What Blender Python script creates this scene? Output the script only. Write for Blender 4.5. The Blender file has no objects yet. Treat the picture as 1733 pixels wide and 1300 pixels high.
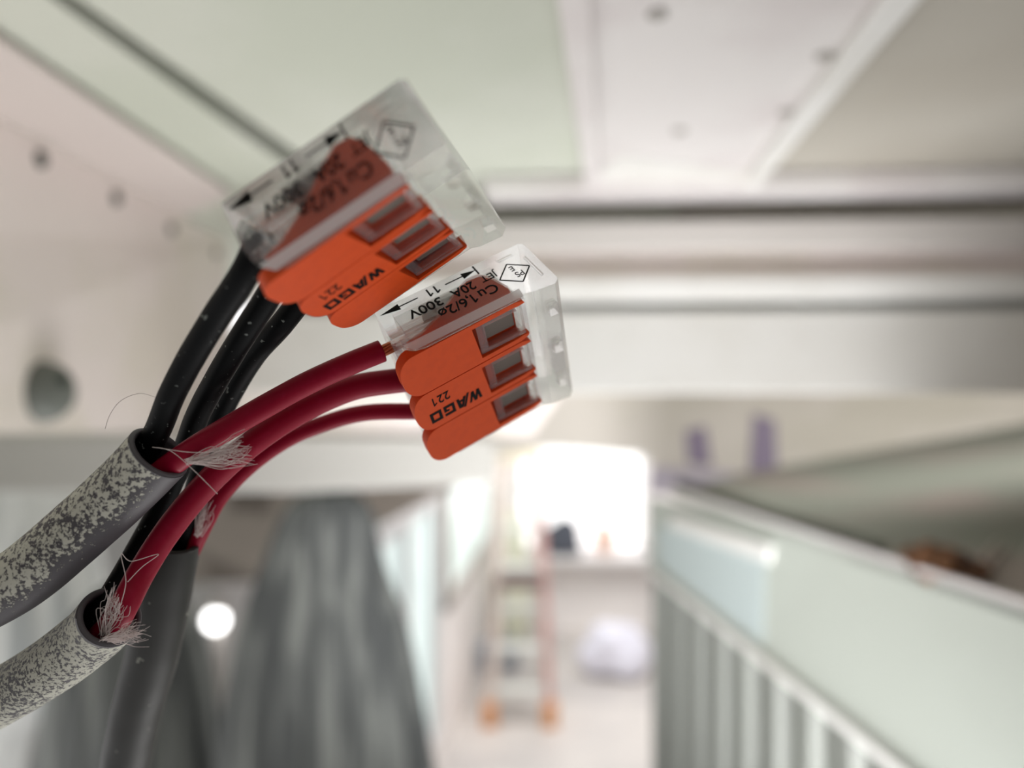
import bpy, bmesh, math, random
from mathutils import Vector, Matrix, noise
random.seed(7)
C = bpy.context.scene.collection
sc = bpy.context.scene
# ------------------------------------------------------------------ camera
EYE = 2.4                                   # the camera is held just under the ceiling
F = 1250.0                                  # focal length in pixels of the 1733 x 1300 frame
cam = bpy.data.cameras.new('camera'); camo = bpy.data.objects.new('camera', cam); C.objects.link(camo)
cam.sensor_fit = 'HORIZONTAL'; cam.sensor_width = 36.0; cam.lens = 36.0*F/1733.0
cam.clip_start = 0.002; cam.clip_end = 60
camo.location = (0, 0, EYE); camo.rotation_euler = (math.pi/2, 0, 0)
cam.dof.use_dof = True; cam.dof.focus_distance = 0.0765; cam.dof.aperture_fstop = 10.6
sc.camera = camo
# ------------------------------------------------------------------ world, lights, exposure
sc.view_settings.view_transform = 'Standard'; sc.view_settings.look = 'None'
sc.view_settings.exposure = 0.0; sc.view_settings.gamma = 1.0
try: sc.view_settings.use_curve_mapping = False
except Exception: pass
sc.cycles.max_bounces = 20; sc.cycles.transmission_bounces = 20; sc.cycles.glossy_bounces = 6
sc.cycles.diffuse_bounces = 5; sc.cycles.transparent_max_bounces = 16
sc.cycles.use_denoising = True
sc.cycles.caustics_refractive = True; sc.cycles.caustics_reflective = False
sc.cycles.sample_clamp_indirect = 6.0
w = bpy.data.worlds.new('room_light'); sc.world = w; w.use_nodes = True
nt = w.node_tree; nt.nodes.clear()
out = nt.nodes.new('ShaderNodeOutputWorld'); bg = nt.nodes.new('ShaderNodeBackground')
tc = nt.nodes.new('ShaderNodeTexCoord'); sx = nt.nodes.new('ShaderNodeSeparateXYZ')
nt.links.new(tc.outputs['Generated'], sx.inputs[0])
cr = nt.nodes.new('ShaderNodeValToRGB')       # dim room behind the photographer, bright room ahead
cr.color_ramp.elements[0].position = 0.24; cr.color_ramp.elements[0].color = (0.13, 0.125, 0.125, 1)
cr.color_ramp.elements[1].position = 0.64; cr.color_ramp.elements[1].color = (0.965, 0.95, 0.95, 1)
mr = nt.nodes.new('ShaderNodeMath'); mr.operation = 'MULTIPLY_ADD'; mr.inputs[1].default_value = 0.5; mr.inputs[2].default_value = 0.5
nt.links.new(sx.outputs['Y'], mr.inputs[0])
mz = nt.nodes.new('ShaderNodeMath'); mz.operation = 'MULTIPLY_ADD'; mz.inputs[1].default_value = -0.22
nt.links.new(sx.outputs['Z'], mz.inputs[0]); nt.links.new(mr.outputs[0], mz.inputs[2])
nt.links.new(mz.outputs[0], cr.inputs[0]); nt.links.new(cr.outputs[0], bg.inputs[0])
bg.inputs[1].default_value = 1.22
nt.links.new(bg.outputs[0], out.inputs[0])
def area(name, loc, target, size, power, col):
    l = bpy.data.lights.new(name, 'AREA'); l.energy = power; l.color = col; l.shape = 'RECTANGLE'
    l.size, l.size_y = size
    o = bpy.data.objects.new(name, l); C.objects.link(o); o.location = loc
    o.rotation_euler = (Vector(target)-Vector(loc)).to_track_quat('-Z', 'Y').to_euler(); return o
wl = area('beam_fill_light', (0.12, 0.13, 1.93), (0.14, 0.60, 2.32), (0.35, 0.25), 1.5, (0.985, 0.985, 1.0)); wl.data.spread = math.radians(75)  # added lamp, out of view, to brighten the cross beam past the connectors
area('floor_fill_light', (0.22, 0.72, 1.25), (-0.15, 0.25, 2.45), (0.6, 0.3), 1.7, (1.0, 0.98, 0.975))  # unseen lamp added from below, standing in for floor bounce
area('header_fill_light', (0.60, 0.60, 2.46), (0.6, 0.85, 2.25), (0.9, 0.04), 1.35, (1.0, 0.98, 0.96))  # added lamp hidden behind the beam to brighten header and soffit
gl = area('girder_fill_light', (-0.06, 0.32, 1.86), (-0.33, 0.20, 2.5), (0.3, 0.2), 0.36, (1.0, 0.98, 0.97)); gl.data.spread = math.radians(70)  # unseen lamp added to lift the girder and left ceiling board
area('left_fill_light', (-0.80, 0.62, 1.75), (-0.5, 1.15, 2.15), (0.4, 0.4), 0.9, (1.0, 0.99, 0.98))  # added lamp out of frame, lightens the pale sheet; no window there
area('corridor_fill_light', (0.5, 4.6, 3.6), (0.45, 7.2, 0.9), (2.0, 2.0), 120, (1.0, 0.985, 0.97))  # added lamp above the corridor, out of sight, to whiten its back wall

# ------------------------------------------------------------------ frames of reference
def W3(x, y, z): return Vector((x, z, EYE-y))            # x right, y down, z ahead of the camera, metres
def P(px, py, z): return W3((px-866.5)/F*z, (py-650.0)/F*z, z)
def Pm(px, py, z): return P(px, py, z/1000.0)            # z in millimetres
def on_level(px, py, y):                                  # a picture point on the level plane y below the eye
    return P(px, py, y*F/(py-650.0))

# ------------------------------------------------------------------ materials
def srgb(*c):
    r = []
    for v in c:
        v = v/255.0
        r.append(v/12.92 if v <= 0.04045 else ((v+0.055)/1.055)**2.4)
    return tuple(r)+(1.0,)
def mat(name, col, rough=0.5, metal=0.0, spec=0.5, emit=None, strength=0.0, sheen=0.0, coat=0.0):
    m = bpy.data.materials.new(name); m.use_nodes = True
    b = m.node_tree.nodes['Principled BSDF']
    b.inputs['Base Color'].default_value = col; b.inputs['Roughness'].default_value = rough
    b.inputs['Metallic'].default_value = metal; b.inputs['Specular IOR Level'].default_value = spec
    if emit: b.inputs['Emission Color'].default_value = emit; b.inputs['Emission Strength'].default_value = strength
    if coat: b.inputs['Coat Weight'].default_value = coat
    return m
def noisy(m, col2, scale, amount=0.5, lo=0.45, hi=0.6, detail=4, stretch=None, bump=0.0, bdist=0.0002, coord='Object'):
    n = m.node_tree; b = n.nodes['Principled BSDF']
    t = n.nodes.new('ShaderNodeTexCoord'); mp = n.nodes.new('ShaderNodeMapping')
    if stretch: mp.inputs['Scale'].default_value = stretch
    ns = n.nodes.new('ShaderNodeTexNoise'); ns.inputs['Scale'].default_value = scale; ns.inputs['Detail'].default_value = detail
    rp = n.nodes.new('ShaderNodeMapRange'); rp.inputs['From Min'].default_value = lo; rp.inputs['From Max'].default_value = hi
    rp.inputs['To Max'].default_value = amount
    mx = n.nodes.new('ShaderNodeMix'); mx.data_type = 'RGBA'
    mx.inputs[6].default_value = b.inputs['Base Color'].default_value; mx.inputs[7].default_value = col2
    n.links.new(t.outputs[coord], mp.inputs[0]); n.links.new(mp.outputs[0], ns.inputs['Vector'])
    n.links.new(ns.outputs[0], rp.inputs[0]); n.links.new(rp.outputs[0], mx.inputs[0]); n.links.new(mx.outputs[2], b.inputs['Base Color'])
    if bump:
        bp = n.nodes.new('ShaderNodeBump'); bp.inputs['Strength'].default_value = bump; bp.inputs['Distance'].default_value = bdist
        n.links.new(ns.outputs[0], bp.inputs['Height']); n.links.new(bp.outputs[0], b.inputs['Normal'])
    return m
GREEN = noisy(mat('green_board', srgb(203, 206, 194), 0.8), srgb(194, 199, 184), 9, 0.7)
BEIGE = noisy(mat('beige_board', srgb(186, 181, 170), 0.8), srgb(178, 172, 160), 8, 0.7)
STEEL = noisy(mat('galvanised_steel', srgb(234, 230, 228), 0.42, 0.1), srgb(224, 217, 216), 14, 0.8)
PINKST = noisy(mat('primed_steel', srgb(240, 230, 226), 0.55, 0.05), srgb(232, 224, 214), 12, 0.9)
WHITEST = noisy(mat('white_coated_steel', srgb(238, 237, 233), 0.4), srgb(228, 226, 220), 10, 0.7)
DARKGAP = mat('dark_gap', srgb(96, 98, 88), 0.9)
PANEL = noisy(mat('pale_wall_board', srgb(214, 207, 197), 0.8), srgb(200, 194, 180), 6, 0.8)
PURPLE = mat('purple_paint', srgb(142, 130, 150), 0.7)
LILAC = mat('lilac_tape', srgb(186, 178, 190), 0.6)
DUSTY = noisy(mat('dusty_grey_board', srgb(134, 137, 126), 0.9), srgb(150, 140, 132), 7, 0.9)
FASCIA = noisy(mat('pale_green_fascia', srgb(190, 196, 187), 0.35), srgb(184, 189, 180), 6, 0.6)
FASCIA2 = mat('pale_blue_fascia', srgb(194, 206, 205), 0.35)
CORR = noisy(mat('ribbed_grey_sheet', srgb(140, 143, 136), 0.5, 0.1), srgb(128, 130, 124), 30, 0.6, stretch=(1, 1, .05))
BROWN = noisy(mat('brown_insulation', srgb(126, 88, 60), 0.95), srgb(70, 50, 38), 90, 1.0)
RUBBER = mat('grey_rubber', srgb(108, 112, 106), 0.6)
FABG = noisy(mat('grey_streaked_sheet', srgb(100, 103, 103), 0.7), srgb(164, 167, 163), 62, 0.9, .46, .62, detail=2, stretch=(1, 1, .05))
FABL = noisy(mat('pale_streaked_sheet', srgb(246, 247, 244), 0.7), srgb(196, 200, 200), 30, 1.0, .45, .60, detail=2, stretch=(1, 1, .1))
FLOORM = noisy(mat('concrete_floor', srgb(208, 203, 199), 0.5), srgb(192, 188, 186), 2, 0.8)
WALLM = noisy(mat('plaster_wall', srgb(244, 240, 238), 0.8), srgb(236, 232, 230), 1.5, 0.7)
BROWNG = mat('shadow_taupe', srgb(190, 178, 168), 0.8)
# glass-clear plastic
def clear(name, ior, rough=0.0, tint=(1, 1, 1, 1), milk=1.0, thin=0.0):
    m = bpy.data.materials.new(name); m.use_nodes = True; n = m.node_tree
    b = n.nodes['Principled BSDF']; b.inputs['Base Color'].default_value = tint; b.inputs['Roughness'].default_value = rough
    b.inputs['IOR'].default_value = ior; b.inputs['Transmission Weight'].default_value = milk
    t = n.nodes.new('ShaderNodeBsdfTransparent'); mx = n.nodes.new('ShaderNodeMixShader'); mx.inputs[0].default_value = thin
    o = n.nodes['Material Output']; n.links.new(b.outputs[0], mx.inputs[1]); n.links.new(t.outputs[0], mx.inputs[2]); n.links.new(mx.outputs[0], o.inputs[0])
    return m
CLEAR = clear('clear_polycarbonate', 1.42, 0.02, (0.985, 0.975, 0.97, 1), 0.86, 0.44)
LITBEVEL = clear('bright_bevel_plastic', 1.30, 0.25, (0.97, 0.96, 0.94, 1), 0.35, 0.15)
ORANGE = noisy(mat('orange_plastic', srgb(214, 76, 22), 0.48, spec=0.22), srgb(206, 72, 22), 900, 0.6, bump=0.05, bdist=0.00005)
PRINT = mat('black_print', srgb(14, 11, 11), 0.6, spec=.1)
TIN = mat('tinned_copper', srgb(104, 94, 86), 0.55, 0.35)
SPRING = mat('spring_steel', srgb(150, 142, 134), 0.5, 0.4)
COPPER = mat('copper', srgb(196, 120, 84), 0.3, 0.9)
BLACKW = noisy(mat('black_insulation', srgb(6, 8, 9), 0.5, spec=0.10), srgb(120, 125, 120), 1500, 1.0, .69, .73, detail=2)
REDW = noisy(mat('crimson_insulation', srgb(146, 7, 42), 0.45, spec=0.18), srgb(156, 20, 54), 900, 0.6, .55, .75)
FIBRE = mat('white_fibre', srgb(226, 214, 210), 0.6)
INNER = mat('dark_grey_rubber', srgb(66, 66, 64), 0.7)
def sheath_mat(name, base, plaster, thr, side, width, scale, band=.06):
    """grey rubber with plaster spatter on one side of the cable (u of the UV runs round the cable)"""
    m = mat(name, base, 0.55, spec=0.35); n = m.node_tree; b = n.nodes['Principled BSDF']
    t = n.nodes.new('ShaderNodeTexCoord'); s = n.nodes.new('ShaderNodeSeparateXYZ'); n.links.new(t.outputs['UV'], s.inputs[0])
    def mth(op, a, bb=None, c=None):
        x = n.nodes.new('ShaderNodeMath'); x.operation = op
        for i, v in enumerate((a, bb, c)):
            if v is None: continue
            if isinstance(v, (int, float)): x.inputs[i].default_value = v
            else: n.links.new(v, x.inputs[i])
        return x.outputs[0]
    ns = n.nodes.new('ShaderNodeTexNoise'); ns.inputs['Scale'].default_value = scale; ns.inputs['Detail'].default_value = 5; ns.inputs['Roughness'].default_value = 0.7
    n.links.new(t.outputs['Object'], ns.inputs['Vector'])
    big = n.nodes.new('ShaderNodeTexNoise'); big.inputs['Scale'].default_value = 130; big.inputs['Detail'].default_value = 2
    n.links.new(t.outputs['Object'], big.inputs['Vector'])
    # distance round the cable from the spattered side, 0..0.5
    d = mth('ABSOLUTE', mth('SUBTRACT', mth('FRACT', mth('ADD', s.outputs[0], 0.5-side)), 0.5))
    wgt = mth('MULTIPLY', mth('SUBTRACT', width, d), 1.6)           # positive on the spattered side
    wgt = mth('MINIMUM', wgt, 0.085)
    wgt = mth('SUBTRACT', wgt, mth('MULTIPLY', mth('LESS_THAN', s.outputs[1], band), 0.5))
    v = mth('ADD', mth('ADD', ns.outputs[0], wgt), mth('MULTIPLY', mth('SUBTRACT', big.outputs[0], 0.5), 0.22))
    mk = n.nodes.new('ShaderNodeMapRange'); mk.inputs['From Min'].default_value = thr; mk.inputs['From Max'].default_value = thr+0.035
    n.links.new(v, mk.inputs[0])
    mx = n.nodes.new('ShaderNodeMix'); mx.data_type = 'RGBA'; mx.inputs[6].default_value = base; mx.inputs[7].default_value = plaster
    n.links.new(mk.outputs[0], mx.inputs[0]); n.links.new(mx.outputs[2], b.inputs['Base Color'])
    bp = n.nodes.new('ShaderNodeBump'); bp.inputs['Strength'].default_value = 0.7; bp.inputs['Distance'].default_value = 0.00015
    n.links.new(mk.outputs[0], bp.inputs['Height']); n.links.new(bp.outputs[0], b.inputs['Normal'])
    rg = n.nodes.new('ShaderNodeMapRange'); rg.inputs['To Min'].default_value = 0.5; rg.inputs['To Max'].default_value = 0.95
    n.links.new(mk.outputs[0], rg.inputs[0]); n.links.new(rg.outputs[0], b.inputs['Roughness'])
    return m

# ------------------------------------------------------------------ object helpers
def link_mesh(name, bm, m, parent=None, smooth=False, recalc=True):
    if recalc: bmesh.ops.recalc_face_normals(bm, faces=bm.faces)
    me = bpy.data.meshes.new(name); bm.to_mesh(me); bm.free()
    for x in (m if isinstance(m, (list, tuple)) else [m]): me.materials.append(x)
    if smooth:
        for p in me.polygons: p.use_smooth = True
    o = bpy.data.objects.new(name, me); C.objects.link(o)
    if parent is not None: o.parent = parent
    return o
def tag(o, label=None, cat=None, group=None, kind=None):
    if label: o['label'] = label
    if cat: o['category'] = cat
    if group: o['group'] = group
    if kind: o['kind'] = kind
    return o
def empty(name, loc=(0, 0, 0), **k):
    o = bpy.data.objects.new(name, None); C.objects.link(o); o.location = loc; o.empty_display_size = 0.01
    return tag(o, **k)
def local_bm(bm, org):                       # shift world-space geometry so that the object sits at org
    bmesh.ops.translate(bm, verts=bm.verts, vec=-Vector(org)); return bm
def prism(bm, poly, ext):
    """poly: list of Vectors (a closed outline), ext: Vector"""
    a = [bm.verts.new(p) for p in poly]; b = [bm.verts.new(p+ext) for p in poly]
    n = len(a); bm.faces.new(a); bm.faces.new(b[::-1])
    for i in range(n): bm.faces.new((a[i], b[i], b[(i+1) % n], a[(i+1) % n]))
    return a+b
def box(bm, lo, hi):
    x0, y0, z0 = lo; x1, y1, z1 = hi
    return prism(bm, [Vector((x0, y0, z0)), Vector((x1, y0, z0)), Vector((x1, y1, z0)), Vector((x0, y1, z0))], Vector((0, 0, z1-z0)))
def wbox(bm, x0, x1, y0, y1, z0, z1):        # in x right / y down / z ahead
    return box(bm, (x0, z0, EYE-y1), (x1, z1, EYE-y0))
def bevel(o, wdt, seg=2, ang=30):
    b = o.modifiers.new('bevel', 'BEVEL'); b.width = wdt; b.segments = seg; b.limit_method = 'ANGLE'; b.angle_limit = math.radians(ang)
    return o
def spline(pts, n):
    """Catmull-Rom through pts (tuples of any length), n samples a span"""
    r = []; k = len(pts)
    for i in range(k-1):
        p0 = pts[max(i-1, 0)]; p1 = pts[i]; p2 = pts[i+1]; p3 = pts[min(i+2, k-1)]
        for j in range(n):
            t = j/n
            r.append(tuple(0.5*((2*b)+(-a+c)*t+(2*a-5*b+4*c-d)*t*t+(-a+3*b-3*c+d)*t**3) for a, b, c, d in zip(p0, p1, p2, p3)))
    r.append(tuple(pts[-1])); return r
def tube(bm, path, rad, seg=24, cap0=True, cap1=True, hollow=None, wob=0.0, up=Vector((0, 0, 1)), tilt=None):
    """path: Vectors; rad: number or list; hollow=(inner radius, depth): open mouth at the start. u runs round, v along."""
    uv = bm.loops.layers.uv.verify(); n = len(path)
    R = rad if isinstance(rad, list) else [rad]*n
    T = [(path[min(i+1, n-1)]-path[max(i-1, 0)]).normalized() for i in range(n)]
    N = up-T[0]*up.dot(T[0])
    if N.length < 1e-4: N = Vector((1, 0, 0))-T[0]*T[0].x
    N.normalize(); rings = []; L = 0.0
    spec = []
    if hollow:
        ri, dep = hollow
        k = 5; base = path[0]; t0 = T[0]
        spec.append((base+t0*dep, t0, ri*0.96, -dep)); spec.append((base+t0*dep*0.3, t0, ri, -dep*.3))
        for a in range(k+1):
            th = math.pi*a/k; half = (R[0]-ri)/2
            spec.append((base+t0*(half*(1-math.sin(th))), t0, ri+half*(1-math.cos(th)), 0.0))
    for i in range(n):
        if i: L += (path[i]-path[i-1]).length
        if hollow and i == 0: continue
        spec.append((path[i], T[i], R[i], L))
    for q, (p, t, r, l) in enumerate(spec):
        N = (N-t*N.dot(t)).normalized(); B = t.cross(N); ring = []
        for s in range(seg):
            a = 2*math.pi*s/seg; rr = r
            if wob: rr *= 1+wob*noise.noise(Vector((math.cos(a)*1.3, math.sin(a)*1.3, l*300)))
            v = p+(N*math.cos(a)+B*math.sin(a))*rr
            if tilt and l <= 0: v += tilt[0]*((v-p).dot(tilt[1]))
            ring.append(bm.verts.new(v))
        rings.append((ring, l))
    for i in range(len(rings)-1):
        a, la = rings[i]; b, lb = rings[i+1]
        for s in range(seg):
            f = bm.faces.new((a[s], a[(s+1) % seg], b[(s+1) % seg], b[s])); f.smooth = True
            for lp, (uu, vv) in zip(f.loops, ((s/seg, la), ((s+1)/seg, la), ((s+1)/seg, lb), (s/seg, lb))): lp[uv].uv = (uu, vv*100)
    if cap0: bm.faces.new(rings[0][0][::-1])
    if cap1: bm.faces.new(rings[-1][0])
    return bm
def evaluated(o):
    bpy.context.view_layer.update()
    d = bpy.context.evaluated_depsgraph_get()
    me = bpy.data.meshes.new_from_object(o.evaluated_get(d)); return me
def remove(o):
    d = o.data; bpy.data.objects.remove(o)

# ================================================================== THE SETTING AND THE BACKGROUND
def solid(name, pts, thick, m, parent=None, **tags):
    """a slab: outline pts with thickness vector"""
    bm = bmesh.new(); prism(bm, pts, Vector(thick)); o = link_mesh(name, bm, m, parent); tag(o, **tags); return o
UP = Vector((0, 0, 1))
# ceiling boards, 12 cm above the eye, either side of a seam
YC = -0.125
def cp(px, py, y=YC): return on_level(px, py, y)
def ext_line(a, b, t): return a+(b-a)*t
s0, s1 = cp(107, 0), cp(482, 262)
near = (s0-s1)*2.0
bm = bmesh.new()
a0, a1 = cp(94, 4), cp(470, 270)
prism(bm, [ext_line(a1, a0, 3), a1+(a1-a0)*3, a1+(a1-a0)*3+Vector((-1.6, 0, 0)), ext_line(a1, a0, 3)+Vector((-1.6, 0, 0))], UP*0.0125)
tag(link_mesh('ceiling', bm, GREEN), 'pale green ceiling board on the left of the dark seam', 'ceiling board', 'ceiling boards', 'structure')
bm = bmesh.new()
b0, b1 = cp(128, -6), cp(492, 250)
m0, m1 = cp(1235, 0), cp(1150, 330)
prism(bm, [ext_line(b1, b0, 3), b1+(b1-b0)*2.2, m1+(m1-m0)*0.6, ext_line(m1, m0, 2.5)], UP*0.0125)
tag(link_mesh('ceiling', bm, GREEN), 'pale green ceiling board between the dark seam and the white stud', 'ceiling board', 'ceiling boards', 'structure')
bm = bmesh.new()
prism(bm, [ext_line(m1, m0, 2.5)+Vector((.002, 0, 0)), m1+(m1-m0)*0.6+Vector((.002, 0, 0)), W3(1.4, YC, .9), W3(1.4, YC, -.3)], UP*0.0125)
tag(link_mesh('ceiling', bm, BEIGE), 'beige grey ceiling board right of the white stud', 'ceiling board', 'ceiling boards', 'structure')
bm = bmesh.new(); wbox(bm, -1.9, 1.5, -0.20, -0.165, -0.4, 1.5)  # added backing that blocks light from above so the seam stays dark
tag(link_mesh('ceiling', bm, DARKGAP), 'dark backing slab added above the ceiling boards to shut light out of the seam', 'slab', None, 'structure')
# white stud lying along the ceiling
def on_plane_quad(pl, y): return [cp(px, py, y) for px, py in pl]
st = empty('ceiling_stud', cp(1140, 330, -.12), label='wide white steel stud fixed flat under the ceiling boards above the cross beam', cat='metal stud')
O = st.location
L0, L1, R0, R1 = cp(945, 0, -.12), cp(988, 290, -.12), cp(1540, 0, -.12), cp(1288, 300, -.12)
def lerp(a, b, t): return a+(b-a)*t
def strip(fa, fb, y0, y1, m, name, t0=-2.2, t1=1.25):
    A0, A1 = lerp(L0, R0, fa), lerp(L1, R1, fa); B0, B1 = lerp(L0, R0, fb), lerp(L1, R1, fb)
    bm = bmesh.new()
    q = [lerp(A0, A1, t0), lerp(A0, A1, t1), lerp(B0, B1, t1), lerp(B0, B1, t0)]
    for v in q: v.z = EYE-y0
    prism(bm, q, UP*(y0-y1)); local_bm(bm, O)
    return bevel(link_mesh(name, bm, m, st), .0012, 2)
strip(.0, 1., -.1205, -.1235, STEEL, 'web')
strip(.0, .095, -.1165, -.1204, STEEL, 'flange'); strip(.90, 1., -.1155, -.1204, WHITEST, 'flange')
for px, py in ((1112, 25), (1150, 222), (1330, 190), (1395, 95)):
    bm = bmesh.new(); bmesh.ops.create_uvsphere(bm, u_segments=16, v_segments=8, radius=.0035)
    bmesh.ops.scale(bm, vec=(1, 1, .4), verts=bm.verts); bmesh.ops.translate(bm, verts=bm.verts, vec=cp(px, py, -.1200)-O)
    link_mesh('screw_head', bm, mat('screw_grey', srgb(176, 172, 166), .5), st, True)
# small corner gusset where the stud meets the beam
bm = bmesh.new(); g = [cp(975, 318, -.119), cp(1052, 262, -.119), cp(1290, 300, -.119), cp(1330, 330, -.119)]
for v in g: v.z = EYE+.1208
prism(bm, g, UP*-.002); local_bm(bm, O); link_mesh('gusset', bm, WHITEST, st)

# cross beam: a folded profile running across the view, right end a little nearer
A = P(425, 650, .470); Bp = P(1980, 650, .438); along = Bp-A
back = Vector((-along.y, along.x, 0)).normalized()
if back.y < 0: back = -back
bo = empty('cross_beam', P(1100, 700, .46), label='white folded steel beam running straight across under the ceiling', cat='steel beam')
def bar(name, py0, py1, fwd, depth, m, x0=0.0, x1=1.0, lean=0.0, obj=bo, bev=.0012):
    """a bar of the profile; heights are given where they show at the far end"""
    k = .475/F
    zt, zb = EYE-(py0-650)*k, EYE-(py1-650)*k
    s = A+along*x0; s2 = A+along*(x1-x0)
    q = [Vector((s.x, s.y, zt))-back*fwd, Vector((s.x, s.y, zb))-back*(fwd+lean)]
    q += [Vector((s.x, s.y, zb))+back*depth, Vector((s.x, s.y, zt))+back*depth]
    bm = bmesh.new(); prism(bm, q, along*(x1-x0)); local_bm(bm, obj.location)
    return bevel(link_mesh(name, bm, m, obj), bev, 2)
bar('upper_lip', 324, 354, .022, .02, STEEL, x0=.27)
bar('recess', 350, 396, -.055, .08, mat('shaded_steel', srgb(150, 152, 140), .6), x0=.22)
bar('lip', 390, 434, .008, .10, mat('lip_steel', srgb(210, 205, 200), .5))
bar('web', 432, 482, -.004, .10, PINKST)
bar('lip', 480, 516, .008, .10, WHITEST)
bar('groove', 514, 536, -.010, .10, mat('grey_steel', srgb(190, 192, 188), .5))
bar('face', 534, 664, .004, .10, WHITEST, lean=.012)
# pale board hanging behind and below the beam, with smudges of purple paint
hd = empty('wall_header', P(1100, 800, .92), kind='structure')
hd['label'] = 'pale plaster board header below the cross beam, smudged with purple paint'
def flat(name, pl, z0, th, m, parent=None, org=None, z1=None, **tags):
    """a flat board facing the camera, its outline at depth z0 (or sloping to z1 at the right)"""
    xs = [p[0] for p in pl]; xa, xb = min(xs), max(xs); q = []
    for px, py in pl:
        z = z0 if z1 is None else z0+(z1-z0)*(px-xa)/(xb-xa)
        q.append(P(px, py, z))
    bm = bmesh.new(); prism(bm, q, Vector((0, th, 0)))
    if org is not None: local_bm(bm, org)
    o = link_mesh(name, bm, m, parent); tag(o, **tags); return o
flat('board', [(330, 560), (2300, 560), (2300, 1010), (1320, 880), (1180, 825), (1110, 792), (1090, 770), (930, 757), (845, 772), (700, 822), (330, 830)], .92, .012, PANEL, hd, hd.location)
for i, (pl) in enumerate(([(1160, 730), (1195, 722), (1205, 790), (1165, 785)], [(1275, 700), (1312, 712), (1316, 800), (1268, 798)], [(1100, 790), (1250, 800), (1265, 850), (1100, 835)])):
    flat('paint_smudge', pl, .9185, .001, PURPLE if i < 2 else LILAC, hd, hd.location)
# pale rail along the bottom on the left
bar_o = flat('lower_rail', [(-600, 733), (838, 742), (838, 818), (500, 834), (-600, 834)], .50, .03, mat('rail_grey', srgb(200, 198, 192), .5), label='pale horizontal rail low on the left behind the cables', cat='rail')
bevel(bar_o, .002)
flat('web_plate', [(395, 650), (960, 650), (900, 738), (395, 732)], .505, .012, PINKST, label='grey beige plate under the cross beam behind the connectors', cat='metal plate')

# girder on the left, running away from the camera
gd = empty('side_girder', W3(-.23, .02, .4), label='pinkish grey steel girder with bolt holes along the left side', cat='steel girder')
fo0, fo1 = W3(-.1825, -.1195, -.1), W3(-.178, -.1195, .47)
wi0, wi1 = W3(-.222, -.1195, -.1), W3(-.238, -.1195, .62)
bm = bmesh.new(); prism(bm, [fo0, fo1, W3(-.236, -.1195, .53), wi0], UP*.004); local_bm(bm, gd.location)
bevel(link_mesh('flange', bm, mat('girder_flange', srgb(208, 198, 193), .6), gd), .0015)
bm = bmesh.new(); prism(bm, [wi0, wi1, W3(-.238, .040, .62), W3(-.222, .014, .2), W3(-.222, .010, -.1)], Vector((-.006, 0, 0))); local_bm(bm, gd.location)
web = link_mesh('web', bm, PINKST, gd)
HOLE = mat('bolt_hole_dark', srgb(58, 66, 58), .8)
def web_pt(px, py):                          # picture point on the girder web
    dx = (px-866.5)/F
    # x = -.222 - .0222*(z+.1)
    z = (-.222-.00222)/(dx+.0222); return P(px, py, z)
for (px, py, r, zz) in ((68, 270, .0042, 0), (196, 336, .0042, 0), (289, 388, .0040, 0), (364, 428, .0040, 0)):
    bm = bmesh.new(); bmesh.ops.create_cone(bm, cap_ends=True, segments=24, radius1=r, radius2=r*.8, depth=.002)
    bmesh.ops.rotate(bm, verts=bm.verts, matrix=Matrix.Rotation(math.pi/2, 3, 'Y')); bmesh.ops.translate(bm, verts=bm.verts, vec=web_pt(px, py)-gd.location+Vector((.001, 0, 0)))
    link_mesh('bolt_hole', bm, HOLE, gd)
KR = Matrix.Rotation(math.radians(-28), 3, 'Z') @ Matrix.Rotation(math.radians(86), 3, 'Y')
# rubber grommet bolted on the web
kp = web_pt(62, 664)
kn = empty('grommet', kp, label='round dark grey knob fixed on the left girder', cat='knob')
bm = bmesh.new()
prof = [(0, .0), (.0130, 0), (.0150, .002), (.0150, .006), (.0138, .010), (.0105, .0138), (.0055, .0155), (0, .0160)]
def lathe(bm, prof, seg=32, axis='Z'):
    rings = []
    for r, h in prof: rings.append([bm.verts.new((r*math.cos(2*math.pi*s/seg), r*math.sin(2*math.pi*s/seg), h)) for s in range(seg)])
    for a, b in zip(rings, rings[1:]):
        for s in range(seg): bm.faces.new((a[s], a[(s+1) % seg], b[(s+1) % seg], b[s]))
    bmesh.ops.remove_doubles(bm, verts=bm.verts, dist=1e-6)
lathe(bm, prof); bmesh.ops.rotate(bm, verts=bm.verts, matrix=KR)
link_mesh('body', bm, RUBBER, kn, True)
bm = bmesh.new(); lathe(bm, [(0, 0), (.003, 0), (.003, .004), (0, .004)], 16); bmesh.ops.rotate(bm, verts=bm.verts, matrix=KR)
bmesh.ops.translate(bm, verts=bm.verts, vec=(.0120, -.002, .006)); link_mesh('pin', bm, HOLE, kn)
bm = bmesh.new(); bmesh.ops.create_uvsphere(bm, u_segments=16, v_segments=10, radius=.0046); bmesh.ops.scale(bm, vec=(.5, 1, 1), verts=bm.verts)
o = link_mesh('rivet', bm, mat('bright_rivet', srgb(245, 243, 238), .4), None, True); o.location = web_pt(186, 678); tag(o, 'small white rivet on the left girder beside the dark knob', 'rivet')

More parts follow.
